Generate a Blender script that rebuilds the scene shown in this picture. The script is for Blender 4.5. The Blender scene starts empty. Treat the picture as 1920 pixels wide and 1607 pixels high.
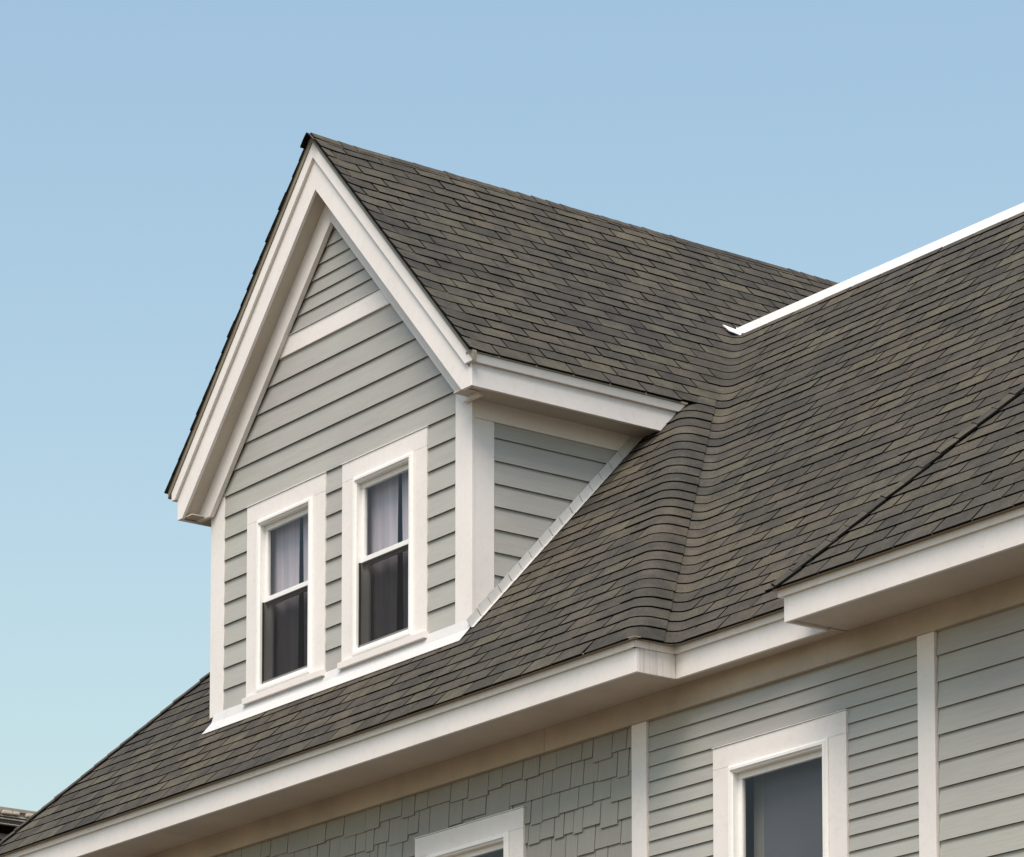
import bpy, math, random
from mathutils import Vector, Matrix
random.seed(7)
R = math.radians
scene = bpy.context.scene
col = scene.collection
V = Vector

# ------------------------------------------------------------------ camera
# Architectural lens: level-ish camera at eye height (z = 0), raised by lens shift.
cam_d = bpy.data.cameras.new('camera')
cam = bpy.data.objects.new('camera', cam_d); col.objects.link(cam)
YAW, PITCH = -0.9379, 0.0975
f0 = V((math.sin(YAW), math.cos(YAW), 0)); r0 = V((math.cos(YAW), -math.sin(YAW), 0)); u0 = V((0, 0, 1))
fw = f0*math.cos(PITCH) + u0*math.sin(PITCH); up = u0*math.cos(PITCH) - f0*math.sin(PITCH)
cam.matrix_world = Matrix(((r0.x, up.x, -fw.x, 0), (r0.y, up.y, -fw.y, 0), (r0.z, up.z, -fw.z, 0), (0, 0, 0, 1)))
cam_d.sensor_fit = 'HORIZONTAL'; cam_d.sensor_width = 36
cam_d.lens = 36*6830/1920
cam_d.shift_x = (960-963)/1920
cam_d.shift_y = (2335-803.5)/1920
cam_d.clip_start = 0.5; cam_d.clip_end = 3000
scene.camera = cam

# ------------------------------------------------------------------ light
SUN_AZ, SUN_EL = 143.0, 59.0            # compass style: 0 = +Y, 90 = +X
w = bpy.data.worlds.new('World'); scene.world = w; w.use_nodes = True
nt = w.node_tree; bg = nt.nodes['Background']
sky = nt.nodes.new('ShaderNodeTexSky'); sky.sky_type = 'NISHITA'; sky.sun_disc = False
sky.sun_elevation = R(SUN_EL); sky.sun_rotation = R(SUN_AZ)
sky.air_density = 2.1; sky.dust_density = 2.0; sky.ozone_density = 3.0; sky.altitude = 0
nt.links.new(sky.outputs[0], bg.inputs[0]); bg.inputs[1].default_value = 0.15
sl = bpy.data.lights.new('sun', 'SUN'); sl.energy = 3.8; sl.angle = R(38); sl.color = (1.0, 0.875, 0.75)
so = bpy.data.objects.new('sun', sl); col.objects.link(so)
sd = V((math.sin(R(SUN_AZ))*math.cos(R(SUN_EL)), math.cos(R(SUN_AZ))*math.cos(R(SUN_EL)), math.sin(R(SUN_EL))))
so.rotation_euler = sd.to_track_quat('Z', 'Y').to_euler(); so.location = (-15, 5, 30)
scene.view_settings.view_transform = 'Standard'; scene.view_settings.look = 'None'
scene.view_settings.gamma = 1; scene.view_settings.exposure = 0.18
scene.render.engine = 'CYCLES'; scene.cycles.max_bounces = 8

# ------------------------------------------------------------------ materials
def srgb(r, g, b):
    f = lambda c: (c/255/12.92 if c <= 10 else ((c/255+.055)/1.055)**2.4)
    return (f(r), f(g), f(b), 1)

class NT:
    def __init__(s, name):
        s.m = bpy.data.materials.new(name); s.m.use_nodes = True; s.t = s.m.node_tree
        s.b = s.t.nodes['Principled BSDF']
        s.tc = s.t.nodes.new('ShaderNodeNewGeometry')
    def n(s, kind, **kw):
        x = s.t.nodes.new(kind)
        for k, v in kw.items():
            if k in x.inputs.keys() if isinstance(k, str) else False: x.inputs[k].default_value = v
            else: setattr(x, k, v)
        return x
    def l(s, a, b): s.t.links.new(a, b)
    def mapping(s, scale, rot=(0, 0, 0)):
        mp = s.t.nodes.new('ShaderNodeMapping'); mp.inputs['Scale'].default_value = scale
        mp.inputs['Rotation'].default_value = rot
        s.l(s.tc.outputs['Position'], mp.inputs[0]); return mp.outputs[0]
    def noise(s, vec, scale, detail=4, rough=.6):
        x = s.t.nodes.new('ShaderNodeTexNoise'); x.inputs['Scale'].default_value = scale
        x.inputs['Detail'].default_value = detail; x.inputs['Roughness'].default_value = rough
        s.l(vec, x.inputs['Vector']); return x.outputs['Fac']
    def ramp(s, fac, stops):
        x = s.t.nodes.new('ShaderNodeValToRGB'); e = x.color_ramp.elements
        while len(e) < len(stops): e.new(.5)
        for i, (p, c) in enumerate(stops):
            e[i].position = p; e[i].color = c if len(c) == 4 else (*c, 1)
        s.l(fac, x.inputs[0]); return x.outputs[0]
    def mix(s, a, b, fac, mode='MIX'):
        x = s.t.nodes.new('ShaderNodeMix'); x.data_type = 'RGBA'; x.blend_type = mode
        for sock, v in ((x.inputs[6], a), (x.inputs[7], b), (x.inputs[0], fac)):
            if hasattr(v, 'links'): s.l(v, sock)
            else: sock.default_value = v
        return x.outputs[2]
    def bump(s, h, strength, dist):
        x = s.t.nodes.new('ShaderNodeBump'); x.inputs['Strength'].default_value = strength
        x.inputs['Distance'].default_value = dist; s.l(h, x.inputs['Height']); s.l(x.outputs[0], s.b.inputs['Normal'])
    def color(s, c):
        if hasattr(c, 'links'): s.l(c, s.b.inputs['Base Color'])
        else: s.b.inputs['Base Color'].default_value = c
    def rough(s, v): s.b.inputs['Roughness'].default_value = v

G = lambda v: (v, v, v, 1)

def paint(name, base, dirt=.12, rough=.5, streak=0.0):
    t = NT(name)
    big = t.noise(t.mapping((1, 1, 1)), 1.7, 5, .62)
    v = t.ramp(big, [(.3, G(1-dirt)), (.62, G(1.0))])
    c = t.mix(base, v, 1.0, 'MULTIPLY')
    fine = t.noise(t.mapping((1, 1, 1)), 26, 3, .6)
    c = t.mix(c, t.ramp(fine, [(.28, G(.94)), (.5, G(1.0))]), 1.0, 'MULTIPLY')
    sp = t.noise(t.mapping((1, 1, 1)), 48, 1, .5)
    c = t.mix(c, (.22, .18, .13, 1), t.ramp(sp, [(.80, G(0)), (.83, G(.3))]))
    if streak:
        st = t.noise(t.mapping((34, 34, 1.1)), 1.0, 3, .6)
        lim = t.noise(t.mapping((1, 1, 1)), 3.0, 2, .5)
        k = t.mix(t.ramp(st, [(.52, G(0)), (.74, G(streak))]), t.ramp(lim, [(.4, G(.2)), (.6, G(1))]), 1.0, 'MULTIPLY')
        c = t.mix(c, (.20, .17, .13, 1), k)
    t.color(c); t.rough(rough); t.bump(fine, .12, .002)
    return t.m

M = {}
WHITE = (.79, .748, .718, 1)
M['trim'] = paint('trim_paint', WHITE, .07, .5)
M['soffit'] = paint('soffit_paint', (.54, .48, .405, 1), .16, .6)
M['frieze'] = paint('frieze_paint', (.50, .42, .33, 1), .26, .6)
M['grimy'] = paint('grimy_trim_paint', (.74, .69, .64, 1), .12, .5, .75)
M['vinyl'] = paint('window_vinyl', (.84, .83, .81, 1), .05, .35)
M['metal_white'] = paint('white_coated_metal', (.90, .885, .89, 1), .04, .35)
M['metal_grey'] = paint('grey_coated_metal', (.54, .535, .52, 1), .10, .4)
M['drip'] = paint('drip_edge_metal', (.26, .225, .165, 1), .12, .5)
M['apron'] = paint('apron_metal', (.60, .595, .59, 1), .06, .4)

def siding(name, base, along):
    t = NT(name)
    # embossed wood grain: long along the board, tight across
    s = (4, 4, 62) if along != 'z' else (60, 60, 3)
    g1 = t.noise(t.mapping(s), 1.0, 5, .65)
    g2 = t.noise(t.mapping((s[0]*2.6, s[1]*2.6, s[2]*1.5)), 1.0, 4, .6)
    mo = t.noise(t.mapping((1, 1, 1.6)), .9, 3, .5)
    c = t.mix(base, t.ramp(g1, [(.34, G(.945)), (.62, G(1.03))]), 1.0, 'MULTIPLY')
    c = t.mix(c, t.ramp(mo, [(.35, (.94, .93, .95, 1)), (.65, (1.03, 1.06, 1.03, 1))]), 1.0, 'MULTIPLY')
    at = t.t.nodes.new('ShaderNodeObjectInfo')
    c = t.mix(c, t.ramp(at.outputs['Random'], [(0, G(.965)), (1, G(1.03))]), 1.0, 'MULTIPLY')
    t.color(c); t.rough(.55)
    t.bump(g2, .35, .0035)
    return t.m
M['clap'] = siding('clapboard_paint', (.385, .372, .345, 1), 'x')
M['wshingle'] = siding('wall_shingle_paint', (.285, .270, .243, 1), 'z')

def roofmat():
    t = NT('asphalt_shingle')
    at = t.t.nodes.new('ShaderNodeAttribute'); at.attribute_name = 'tone'; at.attribute_type = 'GEOMETRY'
    base = t.ramp(at.outputs['Fac'], [(0, (.050, .046, .040, 1)), (.3, (.060, .054, .047, 1)), (.55, (.072, .063, .054, 1)),
                                      (.78, (.073, .066, .053, 1)), (1, (.084, .077, .060, 1))])
    n1 = t.noise(t.mapping((1, 1, 1)), 6.5, 3, .6)
    c = t.mix(base, t.ramp(n1, [(.3, (.72, .73, .76, 1)), (.68, (1.25, 1.22, 1.12, 1))]), 1.0, 'MULTIPLY')
    vo = t.t.nodes.new('ShaderNodeTexVoronoi'); vo.inputs['Scale'].default_value = 240
    t.l(t.mapping((1, 1, 1)), vo.inputs['Vector'])
    c = t.mix(c, t.ramp(vo.outputs['Color'], [(0, G(.62)), (.8, G(1.18)), (1, G(2.1))]), 1.0, 'MULTIPLY')
    big = t.noise(t.mapping((1, 1, 1)), .55, 3, .5)
    c = t.mix(c, t.ramp(big, [(.35, (.90, .93, .95, 1)), (.65, (1.08, 1.05, 1.0, 1))]), 1.0, 'MULTIPLY')
    t.color(c); t.rough(.92); t.b.inputs['Specular IOR Level'].default_value = .25
    t.bump(vo.outputs['Distance'], .5, .003)
    return t.m
M['roof'] = roofmat()
t = NT('asphalt_cut_edge'); t.color((.006, .006, .006, 1)); t.rough(.95); t.b.inputs['Specular IOR Level'].default_value = .1; M['edge'] = t.m
t = NT('roof_underlay'); t.color((.010, .010, .010, 1)); t.rough(.95); M['deck'] = t.m
t = NT('dark_gap'); t.color((.02, .018, .015, 1)); t.rough(.9); M['gap'] = t.m
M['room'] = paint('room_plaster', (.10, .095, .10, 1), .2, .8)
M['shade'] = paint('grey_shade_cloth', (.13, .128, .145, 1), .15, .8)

def curtain_mat():
    t = NT('sheer_curtain')
    g = t.noise(t.mapping((26, 1, .8)), 1.0, 3, .5)
    c = t.mix((.62, .57, .59, 1), t.ramp(g, [(.3, (.80, .78, .82, 1)), (.7, (1.05, 1.03, 1.05, 1))]), 1.0, 'MULTIPLY')
    t.color(c); t.rough(.9); return t.m
M['curtain'] = curtain_mat()

def glass_mat():
    m = bpy.data.materials.new('window_glass'); m.use_nodes = True; n = m.node_tree
    n.nodes.clear(); o = n.nodes.new('ShaderNodeOutputMaterial')
    tr = n.nodes.new('ShaderNodeBsdfTransparent'); tr.inputs[0].default_value = (.90, .91, .92, 1)
    gl = n.nodes.new('ShaderNodeBsdfGlossy'); gl.inputs['Roughness'].default_value = .03
    gl.inputs[0].default_value = (.92, .93, 1, 1)
    no = n.nodes.new('ShaderNodeTexNoise'); no.inputs['Scale'].default_value = 2.2
    ge = n.nodes.new('ShaderNodeNewGeometry'); n.links.new(ge.outputs['Position'], no.inputs['Vector'])
    bu = n.nodes.new('ShaderNodeBump'); bu.inputs['Strength'].default_value = .12; bu.inputs['Distance'].default_value = .02
    n.links.new(no.outputs['Fac'], bu.inputs['Height']); n.links.new(bu.outputs[0], gl.inputs['Normal'])
    fr = n.nodes.new('ShaderNodeFresnel'); fr.inputs[0].default_value = 1.42
    mx = n.nodes.new('ShaderNodeMixShader'); ml = n.nodes.new('ShaderNodeMath'); ml.operation = 'MULTIPLY'; iv = n.nodes.new('ShaderNodeMath'); iv.operation = 'SUBTRACT'
    iv.inputs[0].default_value = 1; n.links.new(ge.outputs['Backfacing'], iv.inputs[1])
    n.links.new(fr.outputs[0], ml.inputs[0]); n.links.new(iv.outputs[0], ml.inputs[1]); n.links.new(ml.outputs[0], mx.inputs[0])
    n.links.new(tr.outputs[0], mx.inputs[1]); n.links.new(gl.outputs[0], mx.inputs[2]); n.links.new(mx.outputs[0], o.inputs[0])
    return m
M['glass'] = glass_mat()
def screen_mat():
    m = bpy.data.materials.new('insect_screen'); m.use_nodes = True; n = m.node_tree
    n.nodes.clear(); o = n.nodes.new('ShaderNodeOutputMaterial')
    tr = n.nodes.new('ShaderNodeBsdfTransparent'); tr.inputs[0].default_value = (.82, .82, .82, 1)
    di = n.nodes.new('ShaderNodeBsdfDiffuse'); di.inputs[0].default_value = (.025, .025, .026, 1)
    mx = n.nodes.new('ShaderNodeMixShader'); mx.inputs[0].default_value = .66
    n.links.new(tr.outputs[0], mx.inputs[1]); n.links.new(di.outputs[0], mx.inputs[2]); n.links.new(mx.outputs[0], o.inputs[0])
    return m
M['screen'] = screen_mat()

# ------------------------------------------------------------------ object helpers
def mesh(name, verts, faces, mats, idx=None, tones=None, smooth=False):
    me = bpy.data.meshes.new(name); me.from_pydata([tuple(v) for v in verts], [], faces)
    for m in (mats if isinstance(mats, (list, tuple)) else [mats]): me.materials.append(m)
    if idx: me.polygons.foreach_set('material_index', idx)
    if tones is not None:
        a = me.attributes.new('tone', 'FLOAT', 'FACE'); a.data.foreach_set('value', tones)
    if smooth: me.polygons.foreach_set('use_smooth', [True]*len(me.polygons))
    me.update(); return me

def link(name, me, parent=None, mw=None):
    o = bpy.data.objects.new(name, me); col.objects.link(o)
    if parent is not None:
        o.parent = parent
        o.matrix_parent_inverse = WORLD[parent.name].inverted()
    if mw is not None: o.matrix_world = mw; o.matrix_basis = mw
    WORLD[o.name] = mw.copy() if mw is not None else Matrix.Identity(4)
    return o
WORLD = {}

def empty(name, loc, label, cat):
    o = bpy.data.objects.new(name, None); col.objects.link(o); o.location = loc
    WORLD[o.name] = Matrix.Translation(loc); o['label'] = label; o['category'] = cat; return o

def clip(poly, a, b, c):
    """keep the part of a 2-D polygon with a*x + b*y <= c"""
    out = []; n = len(poly)
    for i in range(n):
        p, q = poly[i], poly[(i+1) % n]
        dp, dq = a*p[0]+b*p[1]-c, a*q[0]+b*q[1]-c
        if dp <= 0: out.append(p)
        if (dp < 0 < dq) or (dq < 0 < dp):
            s = dp/(dp-dq); out.append((p[0]+(q[0]-p[0])*s, p[1]+(q[1]-p[1])*s))
    res = []
    for p in out:
        if not res or (abs(p[0]-res[-1][0])+abs(p[1]-res[-1][1])) > 1e-5: res.append(p)
    if len(res) > 2 and abs(res[0][0]-res[-1][0])+abs(res[0][1]-res[-1][1]) < 1e-5: res.pop()
    return res if len(res) > 2 else []

def extrude(poly3a, poly3b):
    n = len(poly3a); vs = list(poly3a)+list(poly3b)
    fs = [tuple(range(n)), tuple(range(2*n-1, n-1, -1))]
    fs += [(i, i+n, (i+1) % n+n, (i+1) % n) for i in range(n)]
    return vs, fs

def box_vf(x0, x1, y0, y1, z0, z1):
    vs = [(x, y, z) for z in (z0, z1) for x, y in ((x0, y0), (x1, y0), (x1, y1), (x0, y1))]
    return vs, [(0, 3, 2, 1), (4, 5, 6, 7), (0, 1, 5, 4), (1, 2, 6, 5), (2, 3, 7, 6), (3, 0, 4, 7)]

def bevel_mod(o, wdt=.003):
    b = o.modifiers.new('bevel', 'BEVEL'); b.width = wdt; b.segments = 2; b.limit_method = 'ANGLE'; b.angle_limit = R(40)

def box(name, x0, x1, y0, y1, z0, z1, mat, parent, bev=.002):
    o = link(name, mesh(name, *box_vf(x0, x1, y0, y1, z0, z1), mat), parent)
    if bev: bevel_mod(o, bev)
    return o

def prism_xz(name, poly, y0, y1, mat, parent, bev=.002):
    if len(poly) < 3: return None
    a = [(x, y0, z) for x, z in poly]; b = [(x, y1, z) for x, z in poly]
    vs, fs = extrude(a, b)
    o = link(name, mesh(name, vs, fs, mat), parent)
    if bev: bevel_mod(o, bev)
    return o

def prism_yz(name, poly, x0, x1, mat, parent, bev=.002):
    if len(poly) < 3: return None
    vs, fs = extrude([(x0, y, z) for y, z in poly], [(x1, y, z) for y, z in poly])
    o = link(name, mesh(name, vs, fs, mat), parent)
    if bev: bevel_mod(o, bev)
    return o

# ------------------------------------------------------------------ main dimensions (metres, z = 0 is eye height)
GZ = -1.6
m = 1.09; cosA = 1/math.hypot(1, m); sinA = m*cosA
ZE, DZ = 5.441, .0885                      # eave height, rise per shingle course
DR = DZ/m                                  # run per course
Y0, Y3 = 12.49, 12.777                     # eave lines: bays / recessed middle
XH, XB, XL = -15.87, -14.70, -23.72        # bay corners
MID = -19.904                              # dormer and left bay centre line
ZR = ZE + m*(XH-MID)                       # ridge height
S2 = lambda x: ZE + m*(XH-x)               # roof plane facing +x
def roof_x(x): return ZR - m*abs(x-MID)

house = empty('house', (-18.5, 16, GZ), 'sage clapboard house with white trim, dark shingle roof and gabled dormer', 'house')

# ------------------------------------------------------------------ roof deck
rv = []; rf = []
def poly(*pts):
    b = len(rv); rv.extend(pts); rf.append(tuple(range(b, b+len(pts))))
dd = XH-MID; HD = -.004; dB = 2.24
def zz(d): return ZE+m*d+HD
RH, RV = .095, .075
poly((XL, Y0, zz(0)), (XH-RH, Y0, zz(0)), (XH-RH-dB, Y0+dB, zz(dB)), (MID, Y0+dd-.3, zz(dd)-.3*m), (XL+.3, Y0+.3, zz(.3)))     # front of left bay
poly((XH-RH, Y0, zz(0)), (XH-RH*.3, Y0+RH*.3, zz(0)), (XH-RH*.3-dB, Y0+RH*.3+dB, zz(dB)), (XH-RH-dB, Y0+dB, zz(dB)))
poly((XH-RH*.3, Y0+RH*.3, zz(0)), (XH, Y0+RH, zz(0)), (XH-dB, Y0+RH+dB, zz(dB)), (XH-RH*.3-dB, Y0+RH*.3+dB, zz(dB)))
poly((XH, Y0+RH, zz(0)), (XH, Y3, zz(0)), (XH-dB, Y3+dB, zz(dB)), (XH-dB, Y0+RH+dB, zz(dB)))         # facet
poly((XH-dB, 12.93, zz(dB)), (XH-dB, 19, zz(dB)), (MID, 19, zz(dd)), (MID, 12.93, zz(dd)))      # dormer, right slope
poly((2*MID-XH+dB, 12.93, zz(dB)), (MID, 12.93, zz(dd)), (MID, 19, zz(dd)), (2*MID-XH+dB, 19, zz(dB)))
dT = (8.79-ZE)/m
poly((XH, Y3, zz(0)), (-9.5, Y3, zz(0)), (-9.5, Y3+dT, zz(dT)), (XH-dT, Y3+dT, zz(dT)))         # middle slope
poly((XB, Y0, zz(0)), (-9.5, Y0, zz(0)), (-9.5, Y0+dT, zz(dT)), (XB+dT, Y0+dT, zz(dT)))         # right bay front
poly((XB, Y0, zz(0)), (XB+dT, Y0+dT, zz(dT)), (XB+dT, Y3+dT, zz(dT)), (XB, Y3, zz(0)))
poly((XL, Y0, zz(0)), (MID, Y0+dd, zz(dd)), (MID, 21, zz(dd)), (XL, 21, zz(0)))
poly((-9.5, Y3+dT, zz(dT)), (-9.5, 24, zz(dT)), (MID, 24, zz(dT)), (XH-dT, Y3+dT, zz(dT)))      # flat top behind the cap
roof = link('roof', mesh('roof', rv, rf, M['deck']), house)

# ------------------------------------------------------------------ shingles
TAB, GAP = .2955, .012
TOP = .0095
def hfun(d, k):                            # height above the deck at run d within course k
    f = (d-k*DR)/(DR*1.12)
    return TOP*(1-f)+.001*f

def tone():
    r = random.random()
    if r < .42: return random.uniform(0, .35)
    if r < .76: return random.uniform(.3, .72)
    return random.uniform(.72, 1.0)

class Plane:
    """u runs along the eave, d is the horizontal run up the slope"""
    def __init__(s, org, ud, dd): s.o = V(org); s.u = V(ud); s.d = V(dd); s.n = (V((0, 0, 1))*cosA - V(dd)*sinA)
    def at(s, u, d, h=0): return s.o + s.u*u + s.d*d + V((0, 0, m*d)) + s.n*h
P1 = Plane((0, Y0, ZE), (1, 0, 0), (0, 1, 0))
P3 = Plane((0, Y3, ZE), (1, 0, 0), (0, 1, 0))
P2 = Plane((XH, 0, ZE), (0, 1, 0), (-1, 0, 0))
PL = Plane((2*MID-XH, 0, ZE), (0, -1, 0), (1, 0, 0))

pieces = []                                # every shingle: (distance, maker)
def slab(P, poly2, k, lift=None):
    """verts/faces for one tab: sloping top, black cut edges"""
    lift = lift or (lambda u, d: 0)
    jt = random.uniform(-.0018, .0022); tl = random.uniform(-.0015, .0015)
    uc = sum(p[0] for p in poly2)/len(poly2)
    top = [P.at(u, d, hfun(d, k)+lift(u, d)+jt*(1-(d-k*DR)/DR)+tl*(u-uc)*3) for u, d in poly2]
    bot = [P.at(u, d, -.002) for u, d in poly2]
    n = len(top)
    vs = top+bot; fs = [tuple(range(n))]+[(i, i+n, (i+1) % n+n, (i+1) % n) for i in range(n)]
    return vs, fs, [0]+[1]*n

# shared full tabs
variants = []
for i in range(18):
    P = Plane((0, 0, 0), (1, 0, 0), (0, 1, 0))
    e = DR*1.1
    pl = [(0, 0), (TAB*.33, random.uniform(-.0012, .0012)), (TAB*.66, random.uniform(-.0012, .0012)), (TAB-GAP, 0), (TAB-GAP, e), (0, e)]
    vs, fs, ix = slab(P, pl, 0)
    variants.append((vs, fs, ix, (i+.5)/18))
vmeshes = [None]*18
def vmesh(i):
    if vmeshes[i] is None:
        vs, fs, ix, tn = variants[i]
        vmeshes[i] = mesh('shingle', vs, fs, [M['roof'], M['edge']], ix, [tn]*len(fs))
    return vmeshes[i]

K_D = 27                                   # first course of the dormer slope
def tab(P, u0, u1, k, clips=(), lift=None):
    """one tab from u0 to u1 in course k, clipped by half planes in (u, d)"""
    d0 = k*DR-(.013 if k in (0, K_D) else 0); d1 = (k+1.1)*DR
    full = [(u0, d0), (u1-GAP, d0), (u1-GAP, d1), (u0, d1)]; pl = full
    for c in tuple(clips)+((0, 1, XH-MID-.012),):
        pl = clip(pl, *c)
        if not pl: return
    if k not in (0, K_D) and len(pl) == 4 and all(abs(a[0]-b[0])+abs(a[1]-b[1]) < 1e-6 for a, b in zip(pl, full)) and abs(u1-u0-TAB) < 1e-4 and lift is None:
        i = min(17, int(tone()*18))
        ju = random.uniform(-.003, .003); jd = random.uniform(-.0012, .0012); jr = random.uniform(-.004, .004)
        o = P.at(u0+ju, d0+jd)
        # columns: u, slope direction (per unit run), normal
        B = Matrix(((P.u.x, P.d.x, 0, o.x), (P.u.y, P.d.y, 0, o.y), (P.u.z, P.d.z, 1, o.z), (0, 0, 0, 1)))
        B = B @ Matrix.Rotation(jr, 4, 'Z')
        pieces.append((o.length, 'v', i, B))
    else:
        if len(pl) == 4 and lift:            # add points so that the lift can curve
            (a0, b0), (a1, _), (_, b1), _ = pl
            us = [a0+(a1-a0)*j/5 for j in range(6)]
            pl = [(u, b0) for u in us]+[(u, b1) for u in reversed(us)]
        vs, fs, ix = slab(P, pl, k, lift)
        t = tone(); pieces.append((V(vs[0]).length, 'm', vs, fs, ix, [t]*len(fs)))

def row(P, ua, ub, u_ref, k, clips=(), skip=None, **kw):
    """tabs with joints on the u_ref grid, covering ua..ub; returns first/last joint"""
    j0 = math.ceil((ua-u_ref)/TAB-1e-6); j1 = math.floor((ub-u_ref)/TAB+1e-6)
    for j in range(j0, j1):
        a = u_ref+j*TAB
        if skip and skip(a, a+TAB): continue
        tab(P, a, a+TAB, k, clips, **kw)
    return u_ref+j0*TAB, u_ref+j1*TAB

SH = .130                                  # joint shift per course
def ref1(k): return -13.878+(k-3)*SH+random.uniform(-.006, .006)
def ref2(k): return 13.272+(k-47)*.14+random.uniform(-.004, .004)

# rounded base path  S1 -> hip -> facet -> valley -> S3
def arc1(t):                               # t 0..1
    a = t*math.pi/2
    return (XH-RH+RH*math.sin(a), Y0+RH-RH*math.cos(a)), (math.sin(a), -math.cos(a))
def arc2(t):
    a = t*math.pi/2
    return (XH+RV-RV*math.cos(a), Y3-RV+RV*math.sin(a)), (math.cos(a), -math.sin(a))
def P_at(base, nrm, d, h):
    return V((base[0]-d, base[1]+d, ZE+m*d)) + V((nrm[0]*sinA, nrm[1]*sinA, cosA))*h

def ribbon(path, k, tn, h0=0, h1=0, dlo=0):
    """path: list of (base, normal, upslope drift direction) strips swept over one course"""
    d0, d1 = k*DR-(.013 if k == 0 else 0), (k+1.1)*DR
    lo_t, hi_t, lo_b, hi_b = [], [], [], []
    n = len(path); wob = random.uniform(-.002, .003)
    for i, (fn0, fn1) in enumerate(path):
        add = h0+(h1-h0)*i/(n-1)
        b0, n0 = fn0; b1, n1 = fn1
        lo_t.append(P_at(b0, n0, d0, TOP+add+wob)); lo_b.append(P_at(b0, n0, d0, -.002))
        hi_t.append(P_at(b1, n1, d1, .002+add*.8)); hi_b.append(P_at(b1, n1, d1, -.002))
    vs = lo_t+hi_t+lo_b+hi_b; fs = []; ix = []
    for i in range(n-1):
        fs.append((i, i+1, n+i+1, n+i)); ix.append(0)
        fs.append((2*n+i, 2*n+i+1, i+1, i)); ix.append(1)
    fs.append((0, n, 3*n, 2*n)); ix.append(1); fs.append((n-1, 3*n-1, 4*n-1, 2*n-1)); ix.append(1)
    pieces.append((V(vs[0]).length, 'r', vs, fs, ix, [tn]*len(fs)))

def s1pt(x, d): return ((x+d, Y0), (0, -1))          # S1 point of world x at run d, as base point
def s3pt(x, d): return ((x+d, Y3), (0, -1))
def s2pt(y, d): return ((XH, y-d), (1, 0))

K_D = 27                                   # first course of the dormer slope
K_T = 38                                   # course just below the metal cap
for k in range(0, 50):
    d = k*DR; dm = d+DR*.5; d1 = (k+1.1)*DR
    # --- front of the left bay
    if k < K_D+1:
        x_end = XH-d1-RH-.01
        hipL = (-1, 1, -XL-.0+.02)           # x >= XL + d   ->  -x + d <= -XL
        dormer = lambda a, b: (a > -21.42 and b < -18.40 and k >= 8) if k >= 8 else False
        r = ref1(k)
        _, last = row(P1, XL-.3, x_end, r, k, [(-1, 1, -XL+.01)], dormer)
        # wrap over the hip down to the cut line on the facet
        uc = lambda: ((XH, Y3-RV-.005+random.uniform(-.004, .004)), (1, 0))
        path = []
        for i in range(4):
            x = last+(XH-RH-d1-last)*i/4
            path.append((s1pt(x, d), s1pt(x, d1)))
        # the joint runs straight up the slope, the curve starts at the hip
        b0 = XH-RH
        for i in range(2):
            xx = (XH-RH-d1)+ (0 if i == 0 else 0)
        xs = XH-RH-d1
        for i in range(1, 4):
            q = i/4
            path.append((((xs+d)+(b0-(xs+d))*q, Y0) and (((xs+d)+(b0-(xs+d))*q, Y0), (0, -1)), ((b0, Y0), (0, -1))) if False else
                        ((((xs+d)+(b0-(xs+d))*q, Y0), (0, -1)), (((xs+d1), Y0), (0, -1))))
        for i in range(0, 8): path.append((arc1(i/7), arc1(i/7)))
        c = uc(); path.append((((XH, (Y0+RH+c[0][1])/2), (1, 0)),)*2); path.append((c, c))
        ribbon(path, k, tone(), 0, .007)
    # --- valley course: from the cut line round the valley on to the middle slope
    if k < K_T:
        r3 = ref1(k)+.04*math.sin(k*1.7)
        xv = XH-d+RV+.02
        j = math.ceil((xv-r3)/TAB+random.choice((0, 0, 1))*.5)
        x0 = r3+j*TAB
        path = []
        if k < K_D:
            c = ((XH, Y3-RV-.03), (1, 0)); path.append((c, c)); c = ((XH, Y3-RV), (1, 0)); path.append((c, c))
        else:
            yj = None
            r2 = ref2(k)
            ylim = Y3-RV+d-.01
            # dormer tabs run on the u grid up to the valley
            lift = (lambda u, dd: .010*max(0, 1-(u-12.89)/.17)**2)
            ua = 12.892
            jf = math.ceil((ua-r2)/TAB+.25)
            tab(P2, ua, r2+jf*TAB, k, lift=lift)
            first, last = row(P2, r2+jf*TAB, ylim, r2, k)
            last = max(last, r2+jf*TAB)
            for i in range(4):
                y = last+(Y3-RV+d-last)*i/4
                path.append((s2pt(y, d), s2pt(y, d1)))
        for i in range(0, 9): path.append((arc2(i/8), arc2(i/8)))
        bx = XH+RV
        xe = x0
        for i in range(1, 5):
            q = i/4
            # straight part on the middle slope: lower edge to x0, upper edge to x0 as well
            lo = bx+(x0+d-bx)*q; hi = bx+(x0+d1-bx)*q
            path.append((((lo, Y3), (0, -1)), ((hi, Y3), (0, -1))))
        path[-1] = (((x0-GAP+d, Y3), (0, -1)), ((x0-GAP+d1, Y3), (0, -1)))
        ribbon(path, k, tone(), -.001 if k < K_D else 0, 0)
        # --- middle slope
        lim = -12.2-1.02*(m*d)
        row(P3, x0-.001, max(lim, x0), x0, k, [(1, -1, XB+.02)])
    else:
        r2 = ref2(k); ua = 12.892; jf = math.ceil((ua-r2)/TAB+.25)
        lift = (lambda u, dd: .010*max(0, 1-(u-12.89)/.17)**2)
        tab(P2, ua, r2+jf*TAB, k, lift=lift)
        row(P2, r2+jf*TAB, 18.2, r2, k)
    # --- left slope of the dormer: only its rake edge can be seen
    if k >= K_D:
        tab(PL, -13.25-random.uniform(0, .01), -12.885+random.uniform(-.006, .004), k)
    # --- front of the right bay
    if k < 34:
        lim = -12.1-1.0*(m*d)+.2
        if XB+d < lim: row(P1, XB+d-.3, lim, ref1(k), k, [(-1, 1, -XB-.005)])

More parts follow.
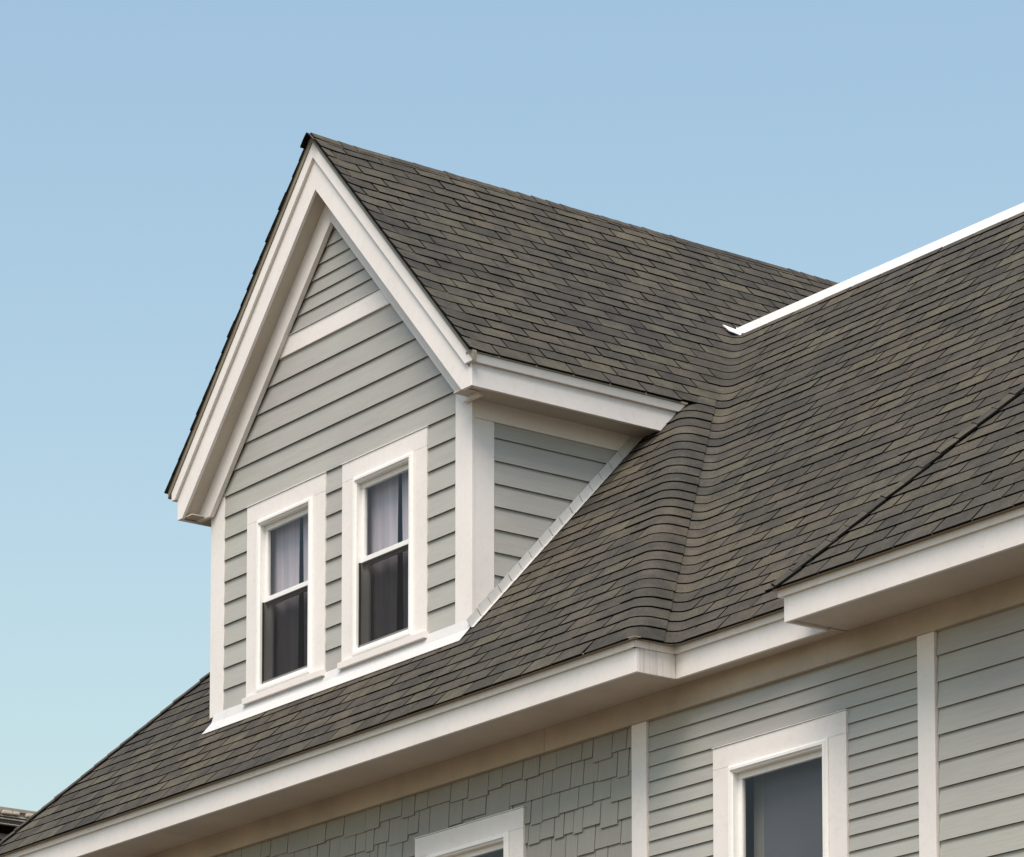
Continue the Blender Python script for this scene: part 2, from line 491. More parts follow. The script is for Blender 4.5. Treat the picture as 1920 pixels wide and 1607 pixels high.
pieces.sort(key=lambda p: p[0])
sv, sf, si, st = [], [], [], []
n_ind = {'v': 0, 'm': 0, 'r': 0}; count = 0
for p in pieces:
    if count < 298:
        if p[1] == 'v': link('shingle', vmesh(p[2]), roof, p[3])
        else: link('shingle', mesh('shingle', p[2], p[3], [M['roof'], M['edge']], p[4], p[5]), roof)
        count += 1
    else:
        b = len(sv)
        if p[1] == 'v':
            vs, fs, ix, tn = variants[p[2]]; B = p[3]
            sv.extend([B @ V(v) for v in vs]); tn = [tn]*len(fs)
        else:
            vs, fs, ix, tn = p[2:6]; sv.extend(vs)
        sf.extend([tuple(i+b for i in f) for f in fs]); si.extend(ix); st.extend(tn)
far = link('shingle_field', mesh('shingle_field', sv, sf, [M['roof'], M['edge']], si, st), roof)
far['kind'] = 'stuff'

# ------------------------------------------------------------------ ridge and hip caps
def cap_run(name, start, direction, fa, fb, length, n, step=.125, wid=.118, h=.020, wa=1.0):
    """pieces straddling an edge; fa, fb = unit flange directions down each slope"""
    dr = V(direction).normalized(); fa = V(fa).normalized(); fb = V(fb).normalized()
    out = (-(fa+fb)).normalized()
    for i in range(n):
        L = step*1.35; s0 = i*step+random.uniform(-.004, .004)
        if s0 > length: break
        jw = wid*random.uniform(.96, 1.05); jh = random.uniform(-.003, .004)
        prof = []
        for q in (-1, -.55, -.2, 0, .2, .55, 1):
            fl = fa if q < 0 else fb
            drop = abs(q)*jw*(wa if q < 0 else 1); rnd = .022*max(0, 1-abs(q)/.35)
            prof.append((fl*drop, rnd))
        vs = []; np_ = len(prof)
        for s, hh in ((s0, h+jh), (s0+L, h*.6)):
            for lay in (0, 1):
                for p, rnd in prof:
                    th = 0 if lay == 0 else -.010
                    vs.append(V(start)+dr*s+p+out*(hh-rnd*.55+th))
        fs = []; ix = []
        for j in range(np_-1):
            fs.append((j, j+1, 2*np_+j+1, 2*np_+j)); ix.append(0)
            fs.append((np_+j, np_+j+1, j+1, j)); ix.append(1)
            fs.append((3*np_+j, 3*np_+j+1, np_+j+1, np_+j)); ix.append(1)
        fs.append((0, 2*np_, 3*np_, np_)); ix.append(1)
        fs.append((np_-1, 2*np_-1, 4*np_-1, 3*np_-1)); ix.append(1)
        link(name, mesh(name, vs, fs, [M['roof'], M['edge']], ix, [tone()*.9]*len(fs)), roof)
dn2 = V((1, 0, -m)); dnL = V((-1, 0, -m)); dn1 = V((0, -1, -m))
cap_run('ridge_cap_shingle', (MID, 12.875, ZR), (0, 1, 0), dnL, dn2, 5.4, 60, .125, .118, .013)
def flange(down, hipdir):                 # in-plane direction square to the hip
    hd = V(hipdir).normalized(); v = down-hd*down.dot(hd); return v.normalized()
hR = V((1, 1, m)); hL = V((1, 1, m))
cap_run('hip_cap_shingle', (XB+.012, Y0+.012, ZE+.030), hR, flange(dnL, hR), flange(dn1, hR), 3.9, 40, .125, .128, .016, .35)
cap_run('hip_cap_shingle', (XL-.01, Y0-.01, ZE+.004), hL, flange(dnL, hL), flange(dn1, hL), 3.55, 40, .125, .105, .014)

# ------------------------------------------------------------------ metal on the roof
zc = ZE+m*dT
yc = 15.838
prof = [(yc, 8.772), (yc-.012, 8.768), (yc-.004, 8.836), (yc+.16, 8.848), (yc+.16, 8.80), (yc+.03, 8.79)]
prism_yz('ridge_flashing', prof, -18.955, -9.5, M['metal_white'], roof, .002)['label'] = 'bright white metal cap along the top edge of the roof'
pl = [(-18.93, 15.84), (-18.955, 15.69), (-18.905, 15.715), (-18.88, 15.84)]
vs = [P2.at(y, XH-x, .030) for x, y in pl]; vb = [P2.at(y, XH-x, .024) for x, y in pl]
link('flashing_tab', mesh('flashing_tab', *extrude(vs, vb), M['metal_white']), roof)
vs = [(-18.955, yc-.01, 8.77), (-18.952, yc-.012, 8.838), (-18.975, yc+.015, 8.846), (-18.978, yc+.02, 8.80)]
link('flashing_tab', mesh('flashing_tab', *extrude(vs, [(a+.004, b+.004, c) for a, b, c in vs]), M['metal_white']), roof)

# ------------------------------------------------------------------ main eaves
eave = link('eave', mesh('eave', *box_vf(XL+.02, -9.5, 12.97, 13.0, 5.262, 5.40), M['gap']), house)
def run_x(x0, x1, ye, left_end=True):
    """fascia, crown and drip edge of an eave running along x with its roof edge at y = ye"""
    f = box('fascia_board', x0, x1, ye+.040, ye+.062, 5.248, 5.392, M['trim'], eave)
    c = prism_x('crown_board', [(ye+.060, 5.386), (ye+.016, 5.386), (ye+.013, 5.424), (ye+.008, 5.432), (ye+.060, 5.436)], x0-.004, x1, M['trim'], eave)
    d = prism_x('drip_edge', [(ye+.055, 5.441), (ye-.018, 5.4385), (ye-.021, 5.432), (ye-.016, 5.4315), (ye+.008, 5.434), (ye+.055, 5.4365)], x0-.012, x1+.002, M['drip'], eave)
def prism_x(name, prof, x0, x1, mat, parent, bev=0):
    return prism_yz(name, prof, x0, x1, mat, parent, bev)
# left bay: joints in the boards as in the photo
xs = [XL-.0, -20.36, XH-.033]
for a, b in zip(xs[:-1], xs[1:]):
    box('fascia_board', a, b-.002, Y0+.040, Y0+.062, 5.248, 5.3875, M['trim'], eave, .0015)
for a, b in zip([XL, -21.9, -19.93, ], [-21.9, -19.93, XH-.03]):
    prism_x('crown_board', [(Y0+.060, 5.388), (Y0+.022, 5.388), (Y0+.0205, 5.4255), (Y0+.060, 5.4255)], a, b-.003, M['trim'], eave)
for a, b in zip([XL, -21.3], [-21.3, XH-.002]):
    prism_x('drip_edge', [(Y0+.055, 5.4405), (Y0-.010, 5.4385), (Y0-.012, 5.4345), (Y0+.020, 5.4265), (Y0+.055, 5.4265)], a, b-.004, M['drip'], eave)
# return at the bay corner, facing +x
o = box('fascia_board', XH-.055, XH-.035, Y0+.064, Y3+.040, 5.248, 5.3875, M['grimy'], eave, .0015); o['label'] = 'short fascia return with dark rain streaks'
def prism_yrun(name, prof, y0, y1, mat):    # profile in (x, z), extruded along y
    return prism_xz(name, prof, y0, y1, mat, eave, 0)
prism_yrun('crown_board', [(XH-.055, 5.388), (XH-.022, 5.388), (XH-.0205, 5.4255), (XH-.055, 5.4255)], Y0+.022, Y3+.022, M['grimy'])
prism_yrun('drip_edge', [(XH-.05, 5.4405), (XH+.010, 5.4385), (XH+.012, 5.4345), (XH-.020, 5.4265), (XH-.05, 5.4265)], Y0-.008, Y3-.010, M['drip'])
# middle
XM1 = XB+.09
box('fascia_board', XH-.034, XM1, Y3+.040, Y3+.062, 5.248, 5.3875, M['trim'], eave, .0015)
prism_x('crown_board', [(Y3+.060, 5.388), (Y3+.022, 5.388), (Y3+.0205, 5.4255), (Y3+.060, 5.4255)], XH-.021, XM1, M['trim'], eave)
prism_x('drip_edge', [(Y3+.055, 5.4405), (Y3-.010, 5.4385), (Y3-.012, 5.4345), (Y3+.020, 5.4265), (Y3+.055, 5.4265)], XH+.012, XM1, M['drip'], eave)
# right bay
XF = XB+.082
box('fascia_board', XF, -9.5, Y0+.040, Y0+.062, 5.248, 5.3875, M['trim'], eave, .0015)
box('fascia_board', XF, XF+.02, Y0+.064, Y3+.038, 5.248, 5.3875, M['trim'], eave, .0015)
prism_x('crown_board', [(Y0+.060, 5.388), (Y0+.022, 5.388), (Y0+.0205, 5.4255), (Y0+.060, 5.4255)], XF-.030, -9.5, M['trim'], eave)
prism_x('drip_edge', [(Y0+.055, 5.4405), (Y0-.010, 5.4385), (Y0-.012, 5.4345), (Y0+.020, 5.4265), (Y0+.055, 5.4265)], XF-.055, -9.5, M['drip'], eave)
# soffit panels
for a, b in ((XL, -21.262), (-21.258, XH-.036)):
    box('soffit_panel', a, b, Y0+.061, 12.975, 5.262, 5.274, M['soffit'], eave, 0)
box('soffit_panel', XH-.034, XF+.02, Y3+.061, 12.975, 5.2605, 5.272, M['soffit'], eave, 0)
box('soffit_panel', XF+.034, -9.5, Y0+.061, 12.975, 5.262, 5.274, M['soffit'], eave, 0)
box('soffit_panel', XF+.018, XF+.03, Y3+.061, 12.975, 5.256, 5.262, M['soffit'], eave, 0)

# ------------------------------------------------------------------ lower wall
YW = 12.98
WIN2 = (-18.745, -17.585); WIN3 = (-15.765, -14.625)
def sheath(x0, x1, z0, z1, y, holes, mat, name, parent):
    """flat sheathing with rectangular holes"""
    vs, fs = [], []
    xs = sorted({x0, x1, *[h[0] for h in holes], *[h[1] for h in holes]})
    zs = sorted({z0, z1, *[h[2] for h in holes], *[h[3] for h in holes]})
    for a, b in zip(xs[:-1], xs[1:]):
        for c, e in zip(zs[:-1], zs[1:]):
            if any(h[0]-1e-6 <= a and b <= h[1]+1e-6 and h[2]-1e-6 <= c and e <= h[3]+1e-6 for h in holes): continue
            n = len(vs); vs += [(a, y, c), (b, y, c), (b, y, e), (a, y, e)]; fs.append((n, n+1, n+2, n+3))
    return link(name, mesh(name, vs, fs, mat), parent)
hz = lambda w, zb, zt: (w[0]+.10, w[1]-.10, zb, zt)
front = sheath(XL+.05, -9.5, GZ, 5.27, YW+.026, [hz(WIN2, 3.6, 4.70), hz(WIN3, 3.6, 4.70)], M['clap'], 'front_wall', house)

def board(parent, x0, x1, z0, z1, y, region=None, name='clapboard', mat=None, butt=.013, lap=.02, seg=None):
    """one lapped board: bottom edge proud, hollow behind its lower edge"""
    pl = [(x0, z0), (x1, z0), (x1, z1+lap), (x0, z1+lap)]
    pl = [(x0, z0), (x1, z0), (x1, z1), (x0, z1)]
    for c in (region or []):
        pl = clip(pl, *c)
        if not pl: return
    yf = lambda z: y-butt*(1-(z-z0)/(z1-z0))+.001
    th = .0055
    a = [(x, yf(z), z) for x, z in pl]; b = [(x, yf(z)+th, z) for x, z in pl]
    link(name, mesh(name, *extrude(a, b), mat or M['clap']), parent)

# narrow boards, middle field
EX = (5.0235-4.3150)/8
z = 5.0235
YC = YW+.012
for i in range(-1, 17):
    zt = 5.0235-EX*(i) if i >= 0 else 5.112; zb = 5.0235-EX*(i+1) if i >= 0 else 5.0235
    zb, zt = (zt, 5.125) if i < 0 else (zb, zt)
    if i < 0: zb = 5.0235
    inw = zt > 3.55 and zb < 4.83
    if i >= 0 and zt <= 4.845:
        board(front, -16.368, WIN3[0]-.004, zb, zt, YC, butt=.012)
        board(front, WIN3[1]+.004, -14.050, zb, zt, YC, butt=.012)
    else: board(front, -16.368, -14.050, zb, zt, YC, butt=.012)
# wide boards, right field
EX2 = (4.985-4.129)/6
for i in range(-1, 9):
    zt = 4.985-EX2*i; zb = zt-EX2
    if i < 0: zb, zt = 4.985, 5.125
    board(front, -13.905, -9.5, zb, zt, YC, butt=.014)
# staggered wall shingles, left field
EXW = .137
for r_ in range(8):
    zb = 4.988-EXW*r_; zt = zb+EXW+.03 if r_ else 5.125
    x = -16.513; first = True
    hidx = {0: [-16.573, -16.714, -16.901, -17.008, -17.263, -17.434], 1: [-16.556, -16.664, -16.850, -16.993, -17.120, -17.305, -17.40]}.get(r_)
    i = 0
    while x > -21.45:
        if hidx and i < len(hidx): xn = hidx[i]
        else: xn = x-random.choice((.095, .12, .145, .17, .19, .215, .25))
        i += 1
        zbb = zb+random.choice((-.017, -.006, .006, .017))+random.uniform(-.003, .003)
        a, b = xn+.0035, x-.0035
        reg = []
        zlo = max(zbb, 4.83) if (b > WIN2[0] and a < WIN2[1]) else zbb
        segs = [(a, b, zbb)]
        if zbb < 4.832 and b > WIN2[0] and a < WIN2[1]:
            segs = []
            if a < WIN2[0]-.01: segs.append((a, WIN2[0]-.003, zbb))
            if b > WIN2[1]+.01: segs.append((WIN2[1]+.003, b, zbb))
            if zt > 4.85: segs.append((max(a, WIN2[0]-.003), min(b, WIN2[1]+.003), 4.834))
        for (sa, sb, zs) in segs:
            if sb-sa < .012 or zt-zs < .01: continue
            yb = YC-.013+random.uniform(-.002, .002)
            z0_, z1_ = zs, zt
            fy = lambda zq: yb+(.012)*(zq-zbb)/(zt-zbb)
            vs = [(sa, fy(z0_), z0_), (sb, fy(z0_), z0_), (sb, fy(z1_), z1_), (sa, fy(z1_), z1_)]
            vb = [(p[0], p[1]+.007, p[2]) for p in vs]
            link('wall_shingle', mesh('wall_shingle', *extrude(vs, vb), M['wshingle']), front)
        x = xn
# frieze and dividing boards
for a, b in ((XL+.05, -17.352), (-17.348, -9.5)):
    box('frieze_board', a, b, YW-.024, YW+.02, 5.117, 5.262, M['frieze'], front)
for a, b in ((-16.510, -16.372), (-14.048, -13.915)):
    box('trim_board', a, b, YW-.012, YW+.02, 3.0, 5.117, M['trim'], front)

# ------------------------------------------------------------------ windows
def window(x0, x1, zs, zt, y, label, blind='curtain', lower=True, hd=.125):
    """outer casing x0..x1, casing bottom zs, casing top zt, casing face y"""
    cw = .142
    ix0, ix1, iz1 = x0+cw, x1-cw, zt-hd
    iz0 = zs+.002
    o = empty_child('window', ((x0+x1)/2, y, zs), label)
    P_ = lambda n, *a, mat=M['trim'], bev=.0012: box(n, *a, mat, o, bev)
    P_('head_casing', x0, x1, y, y+.03, zt-hd+.0005, zt)
    P_('side_casing', x0, ix0, y, y+.03, zs, zt-hd-.0005)
    P_('side_casing', ix1, x1, y, y+.03, zs, zt-hd-.0005)
    P_('head_flashing', x0-.004, x1+.004, y-.006, y+.03, zt+.0015, zt+.0055, mat=M['vinyl'], bev=0)
    if lower:
        P_('sill', x0+.002, x1+.018, y-.034, y+.03, zs-.044, zs-.002)
    # projecting brick mould, mitred, one bevelled ring
    bm = .046; pr = .022
    ring = [(0, 0, .004), (.010, -pr*.55, 0), (.016, -pr, 0), (.032, -pr, 0), (.038, -pr*.5, 0), (bm, -pr*.35, 0), (bm, .075, 0)]
    vs, fs = [], []
    for (inx, yy, _) in [(-.001, .02, 0), (0.002, -pr*.35, 0)]+ring[1:]:
        vs += [(ix0+inx, y+yy, iz0+inx), (ix1-inx, y+yy, iz0+inx), (ix1-inx, y+yy, iz1-inx), (ix0+inx, y+yy, iz1-inx)]
    n = len(vs)//4
    for i in range(n-1):
        for j in range(4):
            fs.append((4*i+j, 4*i+(j+1) % 4, 4*i+4+(j+1) % 4, 4*i+4+j))
    link('brick_mould', mesh('brick_mould', vs, fs, M['vinyl']), o)
    gx0, gx1, gz0, gz1 = ix0+bm, ix1-bm, iz0+bm+.012, iz1-bm
    box('frame_sill', gx0-.002, gx1+.002, y-.004, y+.07, iz0+bm-.004, gz0+.003, M['vinyl'], o, .002)
    zm = gz0+(gz1-gz0)*.532 if lower else gz0+(gz1-gz0)*.3
    # upper sash
    def sash(name, a, b, c, d, yy, st=.034, top=.036, bot=.036):
        box(name, a, a+st, yy, yy+.026, c+bot, d-top, M['vinyl'], o, .002)
        box(name, b-st, b, yy, yy+.026, c+bot, d-top, M['vinyl'], o, .002)
        box(name, a, b, yy-.001, yy+.026, d-top, d, M['vinyl'], o, .002)
        box(name, a, b, yy-.002, yy+.026, c, c+bot, M['vinyl'], o, .002)
    sash('sash_rail', gx0, gx1, zm-.016, gz1, y+.030)
    box('pane', gx0+.03, gx1-.03, y+.042, y+.046, zm+.015, gz1-.03, M['glass'], o, 0)
    sash('sash_rail', gx0, gx1, gz0, zm+.010, y+.060)
    box('pane', gx0+.03, gx1-.03, y+.072, y+.076, gz0+.03, zm-.01, M['glass'], o, 0)
    if lower:
        sc = link('screen', mesh('screen', [(gx0+.004, y+.016, gz0+.004), (gx1-.004, y+.016, gz0+.004), (gx1-.004, y+.016, zm-.018), (gx0+.004, y+.016, zm-.018)], [(0, 1, 2, 3)], M['screen']), o)
        sf_ = .012
        for a, b, c, d in ((gx0, gx0+sf_, gz0, zm-.016), (gx1-sf_, gx1, gz0, zm-.016)):
            box('screen_frame', a, b, y+.010, y+.02, c, d, M['gap'], o, 0)
        box('screen_frame', gx0+sf_, gx1-sf_, y+.010, y+.02, gz0, gz0+.022, M['screenframe'], o, 0)
    # the room behind: a shallow box open to the window, and a curtain or shade
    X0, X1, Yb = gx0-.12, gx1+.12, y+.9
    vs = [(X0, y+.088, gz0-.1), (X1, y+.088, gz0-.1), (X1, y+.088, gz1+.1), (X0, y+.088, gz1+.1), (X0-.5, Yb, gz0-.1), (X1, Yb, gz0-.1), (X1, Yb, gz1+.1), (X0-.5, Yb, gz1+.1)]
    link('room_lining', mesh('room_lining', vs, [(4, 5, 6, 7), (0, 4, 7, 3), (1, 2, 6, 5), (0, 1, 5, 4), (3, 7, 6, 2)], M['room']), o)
    if blind == 'curtain':
        vs, fs = [], []; n = 40; wd = gx1-gx0
        for half in (0, 1):
            a = gx0-.12 if half == 0 else gx0+wd*.55; b = gx0+wd*.48 if half == 0 else gx1+.10
            b0 = len(vs)
            for i in range(n+1):
                f = i/n; xx = a+(b-a)*f; yy = y+.118+.006*math.sin(f*15+half*2)
                sk = .04*(1 if half == 0 else -1)*f
                vs += [(xx+sk*.2, yy, gz1+.08), (xx-sk, yy+.02, gz0-.05)]
            for i in range(n): fs.append((b0+2*i, b0+2*i+2, b0+2*i+3, b0+2*i+1))
        link('curtain', mesh('curtain', vs, fs, M['curtain'], smooth=True), o)
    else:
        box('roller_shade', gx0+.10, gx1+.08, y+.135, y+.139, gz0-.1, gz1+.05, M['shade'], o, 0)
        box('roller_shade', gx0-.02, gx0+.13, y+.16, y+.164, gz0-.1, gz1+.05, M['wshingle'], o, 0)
    return o
def empty_child(name, loc, label):
    o = bpy.data.objects.new(name, None); col.objects.link(o)
    o.parent = house; o.matrix_parent_inverse = WORLD[house.name].inverted()
    o.location = loc; WORLD[o.name] = Matrix.Translation(loc)
    if label: o['label'] = label
    return o
M['screenframe'] = paint('screen_frame_grey', (.20, .19, .18, 1), .1, .5)
DY = 13.112                                # dormer face plane
window(-20.998, -20.012, 6.205, 7.560, DY-.004, 'left dormer window with half screen and pale curtains')
window(-19.806, -18.818, 6.205, 7.560, DY-.004, 'right dormer window with half screen and dark lower sash')
window(WIN2[0], WIN2[1], 3.45, 4.822, YW-.008, 'lower window under the eave, only its head in view', 'shade', False)
window(WIN3[0], WIN3[1], 3.45, 4.833, YW-.008, 'lower window between the clapboards with grey shade', 'shade', False)

# ------------------------------------------------------------------ dormer walls
dx0, dx1 = -21.482, -18.325
holes = [(-20.86, -20.15, 6.21, 7.44), (-19.67, -18.96, 6.21, 7.44)]
dorm = sheath(dx0+.02, dx1-.02, 5.9, 7.60, DY+.028, holes, M['clap'], 'dormer_wall', house)
me = dorm.data
gv = [(dx0+.02, DY+.028, 7.6), (dx1-.02, DY+.028, 7.6), (MID, DY+.028, 9.45), (dx1-.022, DY+.03, 5.9), (dx1-.022, 15.3, 5.9), (dx1-.022, 15.3, 7.62), (dx1-.022, DY+.03, 7.62),
      (dx0+.022, DY+.03, 5.9), (dx0+.022, 15.3, 5.9), (dx0+.022, 15.3, 7.62), (dx0+.022, DY+.03, 7.62)]
link('dormer_side', mesh('dormer_side', gv, [(0, 1, 2), (3, 4, 5, 6), (7, 10, 9, 8)], M['clap']), dorm)
# region under the rake boards
ti = .388/cosA                             # wall rake board lower edge, measured straight down
rk = [(m, 1, ZR-ti+m*MID+.02), (-m, 1, ZR-ti-m*MID+.02)]
YCd = DY+.012
EXd = .1526
zb = 6.180; rows = []
for i in range(12): rows.append((zb+EXd*i, zb+EXd*(i+1)))
cbL, cbR = -21.303, -18.504
W = [(-20.998, -20.012), (-19.806, -18.818)]
zl = 6.180; boards = []
n_lo = 9
EXl = (7.567-6.180)/9
for i in range(9):
    a, b = zl+EXl*i, zl+EXl*(i+1)
    for s0, s1 in ((cbL+.002, W[0][0]-.003), (W[0][1]+.003, W[1][0]-.003), (W[1][1]+.003, cbR-.002)):
        board(dorm, s0, s1, a, b, YCd, butt=.014)
EXu = (8.510-7.567)/6
zs_ = [7.567, 7.716]
zz_ = 7.716; st_ = (8.510-7.716)/5
while zz_ < 8.5: zz_ += st_; zs_.append(zz_)
for a, b in zip(zs_[:-1], zs_[1:]):
    board(dorm, cbL-.02, cbR+.02, a, b, YCd, [( -1, 0, -(cbL+.002)), (1, 0, cbR-.002)]+rk if a < 7.6 else rk, butt=.014)
zg = 8.655
g = .0962
while zg < 9.4:
    board(dorm, -20.7, -19.1, zg, zg+g, YCd, rk, butt=.012); zg += g
# belt board
pl = [(-21, 8.512), (-18.8, 8.512), (-18.8, 8.640), (-21, 8.640)]
for c in rk: pl = clip(pl, *c)
prism_xz('belt_board', pl, DY-.004, DY+.026, M['trim'], dorm)
pl = [(-21, 8.6415), (-18.8, 8.6415), (-18.8, 8.646), (-21, 8.646)]
for c in rk: pl = clip(pl, *c)
prism_xz('belt_flashing', pl, DY-.012, DY+.026, M['metal_grey'], dorm, 0)
# corner boards
box('corner_board', dx0, cbL, DY, DY+.03, 6.165, 7.75, M['trim'], dorm)
box('corner_board', cbR, dx1+.003, DY, DY+.022, 6.165, 7.72, M['trim'], dorm)
# side corner board follows the roof
fl = .095
zs2 = lambda y: ZE+m*(y-Y0)+fl
pl = [(DY+.0225, zs2(DY+.0225)), (13.291, zs2(13.291)), (13.291, 7.495), (DY+.0225, 7.495)]
prism_yz('corner_board', pl, dx1-.02, dx1, M['trim'], dorm)
pl = [(DY+.0225, 7.4965), (14.9, 7.4965), (14.9, 7.64), (DY+.0225, 7.64)]
pl = clip(pl, m, -1, m*Y0-ZE-fl)
prism_yz('frieze_board', pl, dx1-.02, dx1+.003, M['frieze_d'] if 'frieze_d' in M else M['trim'], dorm)
# side clapboards
EXs = .1495
zt = 7.395; ls = [(7.395, 7.50)]
while zt > 6.3: ls.append((zt-EXs, zt)); zt -= EXs
for a, b in ls:
    pl = [(13.293, a), (14.9, a), (14.9, b), (13.293, b)]
    pl = clip(pl, m, -1, m*Y0-ZE-fl)
    if not pl: continue
    xf = lambda z_: dx1-.010+.013*(1-(z_-a)/(b-a))
    A = [(xf(z_), y_, z_) for y_, z_ in pl]; B = [(xf(z_)-.0055, y_, z_) for y_, z_ in pl]
    link('clapboard', mesh('clapboard', *extrude(A, B), M['clap']), dorm)
# step flashing, one piece per course
k = 7.55
while k*DR+Y0 < 14.42:
    y = Y0+k*DR
    a, b = y-.006, y+DR+.004
    lo, hi = .020, .098
    pj = random.uniform(-.0015, .0015)
    A = [(dx1+.016+pj, a, ZE+m*(a-Y0)+lo), (dx1+.010+pj, b, ZE+m*(b-Y0)+lo), (dx1+.0055, b-.030, ZE+m*(b-.030-Y0)+hi), (dx1+.011, a-.030, ZE+m*(a-.030-Y0)+hi)]
    B = [(p[0]-.0025, p[1], p[2]) for p in A]
    C = [(p[0]+.03, p[1], p[2]-.004) for p in A[:2]]
    vs, fs = extrude(A, B)
    n = len(vs); vs += C; fs.append((0, 1, n+1, n))
    o = link('step_flashing', mesh('step_flashing', vs, fs, M['metal_grey']), dorm)
    k += 1
# apron flashing in front: upstand, then a flange lying on the shingles
def apron(x0, x1, skew=0):
    yb, zb_ = DY-.026, ZE+m*(DY-.026-Y0)+.020
    yo = 13.008; zo = ZE+m*(yo-Y0)+.019
    A = [(x0, DY+.004, 6.20), (x1, DY+.004, 6.20), (x1, yb, zb_+.004), (x0, yb, zb_+.004), (x1, yo, zo), (x0-skew, yo, zo)]
    B = [(p[0], p[1]+.001, p[2]-.0025) for p in A]
    vs = A+B; fs = [(0, 1, 2, 3), (3, 2, 4, 5), (11, 10, 4, 5), (0, 3, 9, 6), (3, 5, 11, 9), (1, 7, 8, 2), (2, 8, 10, 4), (8, 9, 11, 10)]
    return link('apron_flashing', mesh('apron_flashing', vs, fs, M['apron']), dorm)
apron(-21.415, -21.245, .0); apron(-21.242, dx1+.012)

# ------------------------------------------------------------------ dormer rake and eave trim
YR = 12.945
def strip(a, b, side, xe, zmin, y0, y1, name, mat, cut=True, bev=.0018):
    """board following the gable: a..b = distance below the roof plane, square to it"""
    va, vb = a/cosA, b/cosA
    s = 1 if side > 0 else -1
    X = lambda t: MID+s*t
    far = abs(xe-MID)
    pl = [(0.0008, ZR-va), (far, ZR-va-m*far), (far, ZR-vb-m*far), (0.0008, ZR-vb)]
    if zmin is not None: pl = clip(pl, 0, -1, -zmin)
    pl = [(X(t), z_) for t, z_ in pl]
    return prism_xz(name, pl, y0, y1, mat, dorm, bev)
for side, xf, xc in ((1, -18.098, -18.055), (-1, -21.665, -21.712)):
    strip(.110, .258, side, xf, 7.605, YR, YR+.022, 'rake_fascia', M['trim'])
    strip(.038, .1095, side, xc, 7.752, YR-.022, YR+.022, 'rake_crown', M['trim'])
    strip(-.004, .036, side, xc+(.02 if side > 0 else -.035), None, YR-.030, YR+.0, 'drip_edge', M['drip'], bev=0)
    # board on the wall under the soffit
    strip(.225, .388, side, -18.192 if side > 0 else -21.60, 7.594 if side > 0 else 7.600, DY-.042, DY-.006, 'rake_board', M['trim'])
    # soffit between fascia and wall
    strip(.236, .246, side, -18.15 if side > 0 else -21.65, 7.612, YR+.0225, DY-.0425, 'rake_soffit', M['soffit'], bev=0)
# bottom of the left rake return: closed box end
prism_xz('soffit_return', [(-21.66, 7.612), (-21.50, 7.612), (-21.50, 7.62), (-21.66, 7.62)], YR+.022, 14.2, M['soffit'], dorm, 0)
box('eave_fascia', -21.665, -21.645, YR+.023, 14.2, 7.605, 7.745, M['trim'], dorm)
# horizontal eave on the right side of the dormer
XE = -18.098
def cut_roof(pl, gap): return clip(pl, m, -1, m*Y0-ZE-gap)
prism_yz('eave_fascia', cut_roof([(YR+.003, 7.605), (15, 7.605), (15, 7.7535), (YR+.003, 7.7535)], .012), XE-.02, XE+.004, M['trim'], dorm)
# crown: slightly tilted strip in front of the fascia
a_ = cut_roof([(YR-.018, 7.754), (15.2, 7.754), (15.2, 7.806), (YR-.018, 7.806)], .012)
vs, fs = extrude([(XE+.026+(z_-7.754)*.22, y_, z_) for y_, z_ in a_], [(XE-.02, y_, z_) for y_, z_ in a_])
bevel_mod(link('eave_crown', mesh('eave_crown', vs, fs, M['trim']), dorm), .0015)
a_ = cut_roof([(YR-.028, 7.808), (15.3, 7.808), (15.3, 7.822), (YR-.028, 7.822)], .012)
vs, fs = extrude([(XE+.044, y_, z_-.001) for y_, z_ in a_], [(XE-.02, y_, z_) for y_, z_ in a_])
link('drip_edge', mesh('drip_edge', vs, fs, M['drip']), dorm)
pl = [(DY+.03, 7.617), (14.7, 7.617), (14.7, 7.627), (DY-.04, 7.627)]
pl = cut_roof([(YR+.023, 7.617), (14.8, 7.617), (14.8, 7.627), (YR+.023, 7.627)], .006)
prism_yz('eave_soffit', pl, dx1+.0035, XE-.0205, M['soffit'], dorm, 0)

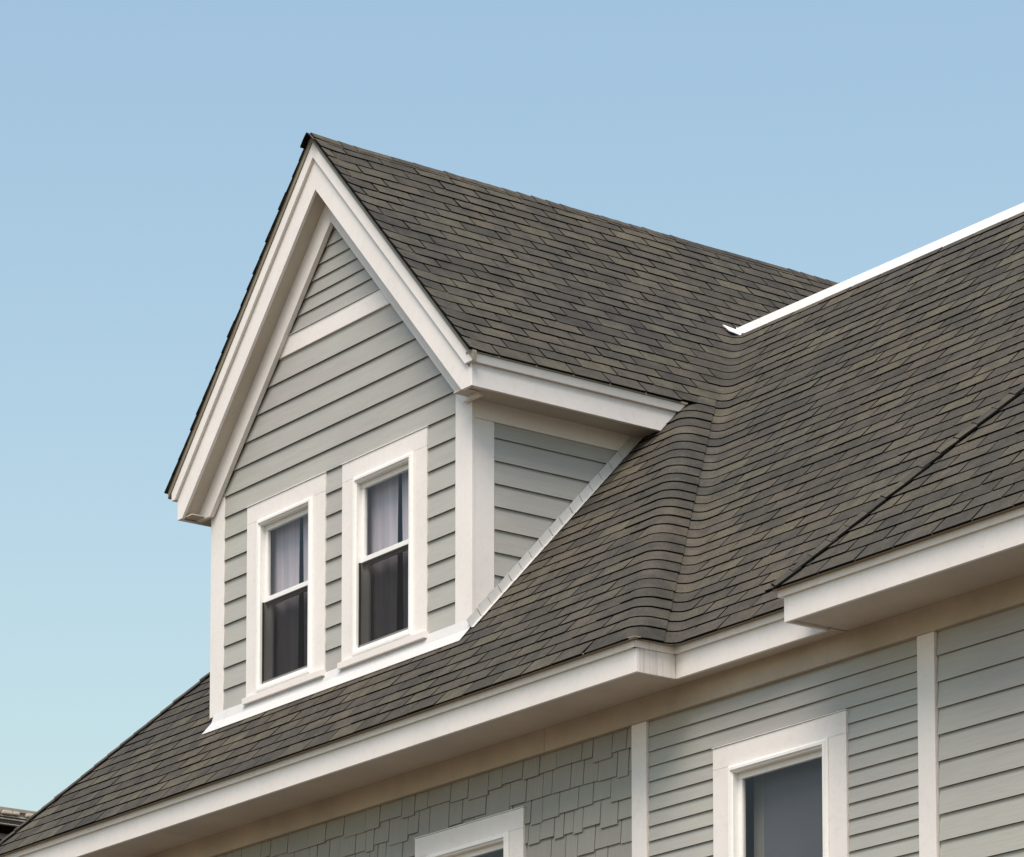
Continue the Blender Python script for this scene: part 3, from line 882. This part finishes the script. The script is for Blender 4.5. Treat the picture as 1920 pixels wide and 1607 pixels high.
# ------------------------------------------------------------------ neighbouring building behind the roof corner
NX = -40.0
nb = empty('building', (NX-4, 18, GZ), 'brown building with dark gutter behind the roof corner at lower left', 'building')
M['brown'] = paint('brown_siding', (.075, .052, .038, 1), .2, .7)
M['tan'] = paint('tan_coping', (.30, .25, .20, 1), .2, .7)
M['gutter'] = paint('dark_gutter', (.045, .040, .036, 1), .2, .5)
M['pipe'] = paint('pale_pipe', (.48, .43, .38, 1), .2, .5)
def nbox(name, x0, x1, y0, y1, z0, z1, mat, bev=.004): return box(name, x0, x1, y0, y1, z0, z1, mat, nb, bev)
nbw = nbox('wall', NX-8, NX-.12, 8, 26, GZ, 9.6, M['brown'], 0)
nbox('coping', NX-8, NX, 7.9, 26.1, 9.872, 9.918, M['tan'])
nbox('fascia_board', NX-.2, NX-.03, 7.9, 26.1, 9.815, 9.871, M['tan'])
nbox('gutter', NX-.12, NX-.01, 7.9, 26.1, 9.722, 9.800, M['gutter'])
nbox('gutter_lip', NX-.05, NX+.005, 7.9, 26.1, 9.800, 9.813, M['pipe'])
nbox('gutter_lip', NX-.05, NX+.012, 7.9, 26.1, 9.762, 9.776, M['pipe'])
nbox('gutter_lip', NX-.06, NX+.004, 7.9, 26.1, 9.700, 9.712, M['pipe'])
for i, (a, b) in enumerate(((20.6, 21.35), (21.38, 21.52), (21.535, 21.62), (21.72, 22.5))):
    nbox('pipe_section', NX-.02, NX+.05, a, b, 9.826-.004*(i % 2), 9.868, M['pipe'], .012)
zq = 9.60
while zq > 7.5:
    vs, fs = extrude([(NX-.07, 8, zq-.078), (NX-.07, 26, zq-.078), (NX-.10, 26, zq), (NX-.10, 8, zq)], [(NX-.12, 8, zq-.078), (NX-.12, 26, zq-.078), (NX-.12, 26, zq), (NX-.12, 8, zq)])
    link('siding_board', mesh('siding_board', vs, fs, M['brown']), nb); zq -= .082

# ------------------------------------------------------------------ ground: out of view, added to bounce light up at the house
t = NT('bounce_ground'); n_ = t.noise(t.mapping((1, 1, 1)), .7, 5, .6)
t.color(t.ramp(n_, [(.3, (.085, .065, .046, 1)), (.7, (.12, .095, .066, 1))])); t.rough(.9)  # dark brown chosen so the bounce under the soffits stays dim and warm
gr = link('ground', mesh('ground', [(-1500, -1500, GZ), (1500, -1500, GZ), (1500, 1500, GZ), (-1500, 1500, GZ)], [(0, 1, 2, 3)], t.m))
gr['kind'] = 'structure'
print('objects', len(bpy.data.objects), 'shingles', len(pieces))
